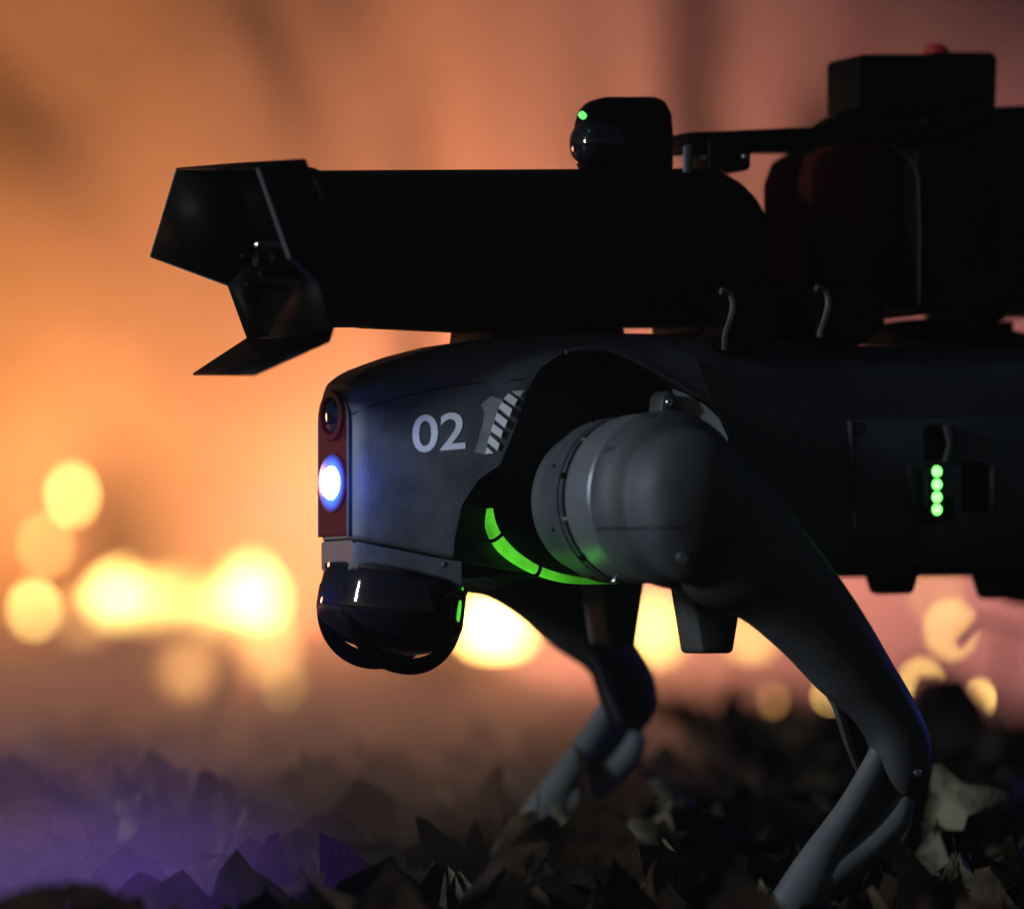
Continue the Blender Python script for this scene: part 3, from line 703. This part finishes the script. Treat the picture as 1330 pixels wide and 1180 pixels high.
# sight lamp on the barrel
sight = fplate('sight_housing', [(758, 222), (752, 205), (752, 160), (757, 142), (768, 131), (782, 127), (846, 127), (858, 133), (866, 150), (868, 178), (868, 222)], 'black', -.008, .008, .003, None, 0)
lc = L(758, 186, -.004)
obj('sight_lens', lathe(lc + Vector((.012, 0, 0)), (-1, 0, .03), [(-.01, .0155), (.010, .0155), (.013, .0145), (.0165, .0115), (.019, .006), (.0197, .0001)], 36), M['gloss'], sight)
gp = L(754, 149, -.019)
obj('sight_lamp', lathe(gp + Vector((.001, 0, 0)), (-.8, -.6, .2), [(-.003, .0024), (.0005, .0024), (.0012, .0014), (.0014, .0001)], 14), M['green_dim'], sight)
# rail
rail = fplate('top_rail', [(868, 177), (1050, 168), (1080, 150), (1330, 140), (1330, 200), (1110, 196), (975, 201), (868, 204)], 'black', -.012, .012, .002)
clamp = fplate('rail_clamp', [(889, 186), (976, 185), (976, 218), (970, 222), (889, 229)], 'black', -.016, .016, .002)
obj('clamp_edge', prism([L(u, v, -.021) for u, v in [(889, 190), (897, 187), (900, 192), (900, 222), (896, 229), (889, 229)]], -.0215, -.018, .001), M['shell'], clamp)
screw(914, 205, -.0195, .002, clamp); screw(967, 203, -.0195, .002, clamp)
# fuel tank
tc_ = (L(985, 290, 0).x, L(985, 290, 0).z)
tank = fplate('fuel_tank', [(990, 240), (1000, 212), (1020, 200), (1150, 185), (1200, 190), (1205, 376), (990, 376)], 'tank', -.030, .030, .0025)
hs = [(1110, 178), (1165, 176), (1188, 200), (1195, 230), (1196, 400), (1130, 408), (1128, 416), (1330, 405), (1480, 402), (1480, 140), (1330, 147), (1270, 150)]
hs = [(1100, 172), (1160, 160), (1270, 151), (1330, 147), (1500, 142), (1500, 402), (1330, 405), (1250, 409), (1195, 411), (1140, 418), (1132, 400), (1136, 372), (1194, 366), (1194, 240), (1186, 212), (1168, 192), (1140, 186), (1104, 186)]
hous = fplate('rear_housing', hs, 'black', -.048, .048, .005)
fplate('housing_gap_cover', [(1192, 190), (1345, 185), (1345, 395), (1192, 398)], 'black', -.047, .02, .003, hous, -.047)  # box added to cover the gap left open in the housing outline
obj('housing_seam', tube([L(u, v, -.0485) for u, v in [(1160, 190), (1182, 205), (1193, 230), (1195, 300), (1194, 400)]], .0005, 6), M['body'], hous)
box_ = fplate('control_box', [(1073, 150), (1073, 84), (1079, 80), (1190, 74), (1200, 70), (1290, 68), (1296, 76), (1294, 141), (1268, 143), (1268, 152)], 'black', -.020, .020, .004)
rc = L(1216, 77, -.005)
obj('red_cap', lathe(rc, (0, 0, 1), [(-.004, .0095), (.004, .0095), (.0085, .0075), (.0105, .003), (.0108, .0001)], 24), M['red'], box_)
# cradle, clamps and feet between launcher and trunk
base = fplate('cradle', [(586, 426), (790, 421), (782, 436), (700, 438), (583, 447)], 'black', -.030, .030, .001)
fplate('cradle', [(846, 416), (930, 412), (936, 374), (1150, 366), (1150, 424), (1120, 450), (846, 440)], 'black', -.032, .032, .002)
def strap(u0, u1, v0, v1):
    P = [(u0, v0 + 5), (u0 + 8, v0), (u1 - 4, v0), (u1, v0 + 5), (u1, v1), (u0 - 3, v1), (u0 + 1, v1 - 35), (u0 + 9, v1 - 55), (u0 + 10, v0 + 25)]
    b = fplate('tank_strap', P, 'black', -.062, -.040, .003, None, -.062)
    E = [(u0 - 2, v0 + 4), (u0 + 10, v0 + 8), (u0 + 14, v0 + 24), (u0 + 10, v0 + 42), (u0 + 4, v0 + 60), (u0 + 3, v1)]
    obj('strap_lit_edge', tube(spline([L(u, v, -.062) for u, v in E], 5), .0024, 8), M['leg'], b)  # paler tube puts the strap's lit left edge into the colour
strap(938, 1006, 374, 455); strap(1062, 1134, 370, 438)
fplate('slide_plate', [(1110, 424), (1150, 421), (1245, 419), (1262, 417), (1318, 417), (1316, 428), (1340, 434), (1340, 450), (1110, 450)], 'black', -.030, .030, .001)
fplate('slide_plate', [(1242, 404), (1264, 403), (1266, 422), (1240, 424)], 'black', -.030, .030, .001)

# ---------------------------------------------------------------- twigs and tall leaves
def twig(pts, D, r, label, cat='twig', group=None, m=None):
    P = spline([at(u, v, D) + Vector((0, random.uniform(-.01, .01), 0)) for u, v in pts], 5); n = len(P)
    o = obj('twig', tube(P, [r * (1 - .6 * i / n) for i in range(n)], 7), m or TW)
    return tag(o, label, cat, group)
TW = mat('dry_bark', (.05, .035, .025), .85, bump=.6, bscale=300, var=.4)
twig([(262, 1010), (278, 940), (285, 890), (300, 852)], 4.4, .013, 'blurred bare twig standing left of the robot under the big fires')
twig([(1240, 830), (1268, 806), (1300, 812), (1345, 826)], 3.7, .0035, 'thin dark twig reaching in from the right edge below the body')
twig([(1296, 960), (1302, 880), (1306, 812)], 4.6, .006, 'upright blurred stem at the right edge')
GRS = mat('dry_grass', (.12, .11, .06), .7)
twig([(926, 1120), (914, 1052)], 3.0, .0012, 'thin dark grass blade in the leaves between the two front legs', 'grass blade', None, GRS)
twig([(862, 1090), (905, 1140), (950, 1180)], 2.95, .0008, 'fine pale straw lying on leaves before the near leg', 'straw', None, GRS)
def curled_leaf(u, v, D, size, rot, k, label, m=None):
    me = variants[k][0].copy(); me.name = 'curled_leaf'
    if m is not None: me.materials.clear(); me.materials.append(LM[m])
    o = link('curled_leaf', me, None); p = at(u, v, D)
    o.matrix_world = Matrix.Translation(p) @ Matrix.Rotation(rot[0], 4, 'Z') @ Matrix.Rotation(rot[1], 4, 'X') @ Matrix.Rotation(rot[2], 4, 'Y') @ Matrix.Diagonal((size, size, size, 1))
    return tag(o, label, 'leaf', 'big curled leaves standing out of the litter')
curled_leaf(1240, 1040, 3.0, .062, (.5, 1.2, -.9), 4, 'large pale curled oak-like leaf standing right of the near knee', 2)
curled_leaf(895, 1030, 3.15, .055, (.2, 1.3, .7), 1, 'pale pointed leaf sticking up between the two front legs', 2)
curled_leaf(865, 1085, 3.08, .06, (.9, .9, .2), 6, 'broad grey leaf leaning below the pointed leaf between the legs', 2)
curled_leaf(1250, 1150, 2.95, .05, (2.2, .7, -.4), 0, 'tan crumpled leaf at the bottom right of the picture', 0)
curled_leaf(1232, 905, 3.7, .055, (.1, 1.4, .9), 3, 'dark upright curled leaf silhouetted against a small fire right of the knee', 1)
curled_leaf(1235, 928, 3.75, .075, (1.1, 1.2, -.8), 5, 'dark broad leaf behind the upright one, in front of the small fire', 1)
curled_leaf(690, 1095, 3.05, .05, (.4, .5, .2), 8, 'tan leaf lying against the far shin', 0)


# ---------------------------------------------------------------- fires, smoke, haze
def fire_mat(name, col, s):
    m = bpy.data.materials.new(name); m.use_nodes = True; nt = m.node_tree; N = nt.nodes; N.clear()
    o = N.new('ShaderNodeOutputMaterial'); e = N.new('ShaderNodeEmission'); nt.links.new(e.outputs[0], o.inputs[0])
    e.inputs[0].default_value = (*col, 1); e.inputs[1].default_value = s
    return m
def flame(u, v, D, r, h, s, label, cat='flame', kind=0, power=0, tongues=3):
    D *= 1.0; power *= 1.18
    p = at(u, v, D); rnd = random.Random(int(u * 7 + v)); t = D / CAM_D / S
    col = [(1, .62, .16), (1, .47, .14), (1, .30, .13)][kind]
    bm = bmesh.new()
    for k in range(tongues):
        a = rnd.uniform(0, 6.28); off = Vector((math.cos(a), math.sin(a), 0)) * r * t * (0 if k == 0 else .55)
        hh = h * t * (1 if k == 0 else rnd.uniform(.5, .85)); rr = r * t * (1 if k == 0 else rnd.uniform(.4, .7))
        lean = Vector((rnd.uniform(-.3, .3), rnd.uniform(-.3, .3), 0))
        pr = [(0, .35), (.12, .8), (.3, 1), (.5, .82), (.7, .5), (.87, .22), (1, .02)]
        tube([off + Vector((0, 0, -.5 * hh)) + Vector((0, 0, hh * q)) + lean * rr * 2 * q * q for q, _ in pr], [max(rr * w, .0005) for _, w in pr], 10, bm)
    o = obj('flame', bm, fire_mat('fire', col, s)); o.location = p
    tag(o, label, cat, 'flames burning in the blurred background')
    if power:
        li = bpy.data.lights.new('flame_light', 'POINT'); li.energy = power; li.color = (1, .38, .21) if kind < 2 else (1, .25, .12)
        li.shadow_soft_size = .12; lo = bpy.data.objects.new('flame_light', li); C.objects.link(lo); lo.parent = o; lo.location = (0, 1.0, .28) if D > 3 else (0, 0, .05)
    return o
flame(95, 640, 7.5, 9, 26, 20, 'highest yellow flame at the far left, above the other fires', power=6, tongues=2)
flame(60, 706, 8.0, 10, 20, 9, 'dim yellow flame at the far left just under the highest one', tongues=2)
flame(45, 790, 7.0, 11, 26, 20, 'lowest yellow flame by the left edge of the picture', tongues=2, power=6)
flame(148, 770, 7.6, 26, 50, 12, 'broad bright yellow flame second in size at the left', power=11)
flame(235, 775, 8.4, 30, 40, 11, 'yellow flame joining the two big left fires', power=5)
flame(328, 765, 7.2, 32, 62, 16, 'largest white hot flame left of the robot head', power=12)
flame(190, 778, 7.9, 30, 44, 9, 'yellow flame filling the gap right of the second left fire', tongues=4)
flame(285, 790, 7.5, 26, 40, 10, 'yellow flame just left of the largest left fire', tongues=4)
flame(110, 800, 8.2, 22, 30, 5, 'low dim flame between the left edge fire and the broad one', kind=1)
flame(345, 840, 7.8, 26, 50, 14, 'orange flame foot hanging under the largest left fire', kind=1)
flame(245, 868, 6.8, 24, 40, 7, 'faint orange flame low between left fires and the ground', kind=1)
flame(368, 888, 6.0, 9, 18, 16, 'small yellow flame on the ground below the big left fires', tongues=2)
flame(640, 808, 7.0, 42, 50, 20, 'white hot flame seen between the sensor dome and the far leg', power=30)
flame(852, 812, 7.2, 24, 60, 9, 'bright yellow flame between the two belly pads under the robot', power=14)
flame(975, 818, 7.4, 22, 30, 10, 'yellow flame behind the near thigh, right of the belly pad')
flame(1215, 765, 8.2, 9, 22, 11, 'upper round flame under the rear of the robot body', tongues=2)
flame(1235, 815, 7.0, 8, 22, 17, 'lower round flame under the rear of the robot body', power=14, tongues=2)
flame(1005, 908, 4.6, 7, 14, 2.6, 'small orange flame low between belly pad and near thigh', kind=1, tongues=2)
flame(1080, 915, 5.2, 10, 38, 11, 'bright flame touching the front edge of the near thigh', tongues=2)
flame(1196, 884, 5.6, 8, 16, 13, 'small yellow flame right of the near knee', tongues=2)
flame(1272, 905, 4.4, 5, 20, 16, 'narrow flame right of the dark leaf clump', tongues=1)
flame(985, 72, 9.0, 7, 16, 2.2, 'very faint pink spark high above the robot', kind=2, tongues=1)
flame(-8, 402, 8.0, 8, 18, 3, 'pale spark cut by the left picture edge', kind=1, tongues=1)

SR, SX = 35, 6.1
o = flame(0, 0, 2, 30, 60, 4, 'big unseen flame added past the left edge to light the low smoke', power=15)
o.location = (-1.5, 1.45, .40); o.scale = (1.6, 1.6, 1.6)  # extra flame out of view, added as light for the low smoke
# smoke behind, real scattering lit by the fires
def smoke_mat(name, d0, d1, scale, rot, col0, col1, aniso=.35, lo=.40, hi=.64, detail=2, dist=1.6, lean=False, loc=(0, 0, 0)):
    m, nt, v = vol(name, .5, col0, aniso)
    N = nt.nodes; tc = N.new('ShaderNodeTexCoord'); mp = N.new('ShaderNodeMapping'); mp.inputs['Scale'].default_value = scale; mp.inputs['Rotation'].default_value = rot; mp.inputs['Location'].default_value = loc
    n = N.new('ShaderNodeTexNoise'); n.inputs['Scale'].default_value = 1.0; n.inputs['Detail'].default_value = detail; n.inputs['Distortion'].default_value = dist
    nt.links.new(tc.outputs['Object'], mp.inputs[0]); nt.links.new(mp.outputs[0], n.inputs['Vector'])
    mr = N.new('ShaderNodeMapRange'); mr.inputs[1].default_value = lo; mr.inputs[2].default_value = hi; mr.inputs[3].default_value = d0; mr.inputs[4].default_value = d1
    nt.links.new(n.outputs[0], mr.inputs[0]); nt.links.new(mr.outputs[0], v.inputs['Density'])
    mx = N.new('ShaderNodeMix'); mx.data_type = 'RGBA'; mx.inputs[6].default_value = (*col0, 1); mx.inputs[7].default_value = (*col1, 1)
    if lean:                                         # the bank thins out towards its upper right shoulder
        dp = N.new('ShaderNodeVectorMath'); dp.operation = 'DOT_PRODUCT'; dp.inputs[1].default_value = (1, 0, .8)
        m1 = N.new('ShaderNodeMapRange'); m1.interpolation_type = 'SMOOTHSTEP'; m1.inputs[1].default_value = 1.3; m1.inputs[2].default_value = 2.1; m1.inputs[3].default_value = 1; m1.inputs[4].default_value = .0
        mm = N.new('ShaderNodeMath'); mm.operation = 'MULTIPLY'
        nt.links.new(tc.outputs['Object'], dp.inputs[0]); nt.links.new(dp.outputs['Value'], m1.inputs[0])
        nt.links.new(m1.outputs[0], mm.inputs[0]); nt.links.new(mr.outputs[0], mm.inputs[1]); nt.links.new(mm.outputs[0], v.inputs['Density'])
    n2 = N.new('ShaderNodeTexNoise'); n2.inputs['Scale'].default_value = .5; n2.inputs['Detail'].default_value = 1; sx = N.new('ShaderNodeSeparateXYZ'); mf = N.new('ShaderNodeMath'); mf.operation = 'MULTIPLY_ADD'; mf.inputs[1].default_value = .48; mf.use_clamp = True; nt.links.new(tc.outputs['Object'], sx.inputs[0]); nt.links.new(sx.outputs[0], mf.inputs[0]); mo = N.new('ShaderNodeMath'); mo.operation = 'ADD'; mo.inputs[1].default_value = .12; nt.links.new(n2.outputs[0], mo.inputs[0]); nt.links.new(mo.outputs[0], mf.inputs[2])
    nt.links.new(tc.outputs['Object'], n2.inputs['Vector']); nt.links.new(mf.outputs[0], mx.inputs[0]); nt.links.new(mx.outputs[2], v.inputs['Color'])
    return m
m = smoke_mat('fire_lit_smoke', .02, 1.35, (1.7, .10, .95), (0, R(SR), 0), (1, .85, .40), (.80, .66, .94), lean=True, loc=(SX, 0, 0))
tag(obj('smoke', box(-7, 7, 3.7, 9, -.8, 6, 0), m), 'wide bank of drifting smoke glowing orange from the fires behind the robot', 'smoke', kind='stuff')
m = smoke_mat('low_smoke', .3, 1.9, (2.4, 1.2, 4), (0, 0, 0), (1, .86, .70), (1, .86, .70), .6, .38, .62)
bm = bmesh.new(); bmesh.ops.create_icosphere(bm, subdivisions=3, radius=1)
for q in bm.verts: q.co = Vector((-.70 + 1.0 * q.co.x, 1.0 + 1.3 * q.co.y, .05 + .25 * q.co.z))
tag(obj('low_smoke', bm, m), 'low smoke creeping over the leaves to the left of the robot', 'smoke', kind='stuff')
hm, _, _ = vol('thin_haze', .004, (.9, .9, .95), .3)
tag(obj('haze', box(-12, 12, -3, 20, -2.2, 7.5, 0), hm), kind='stuff')
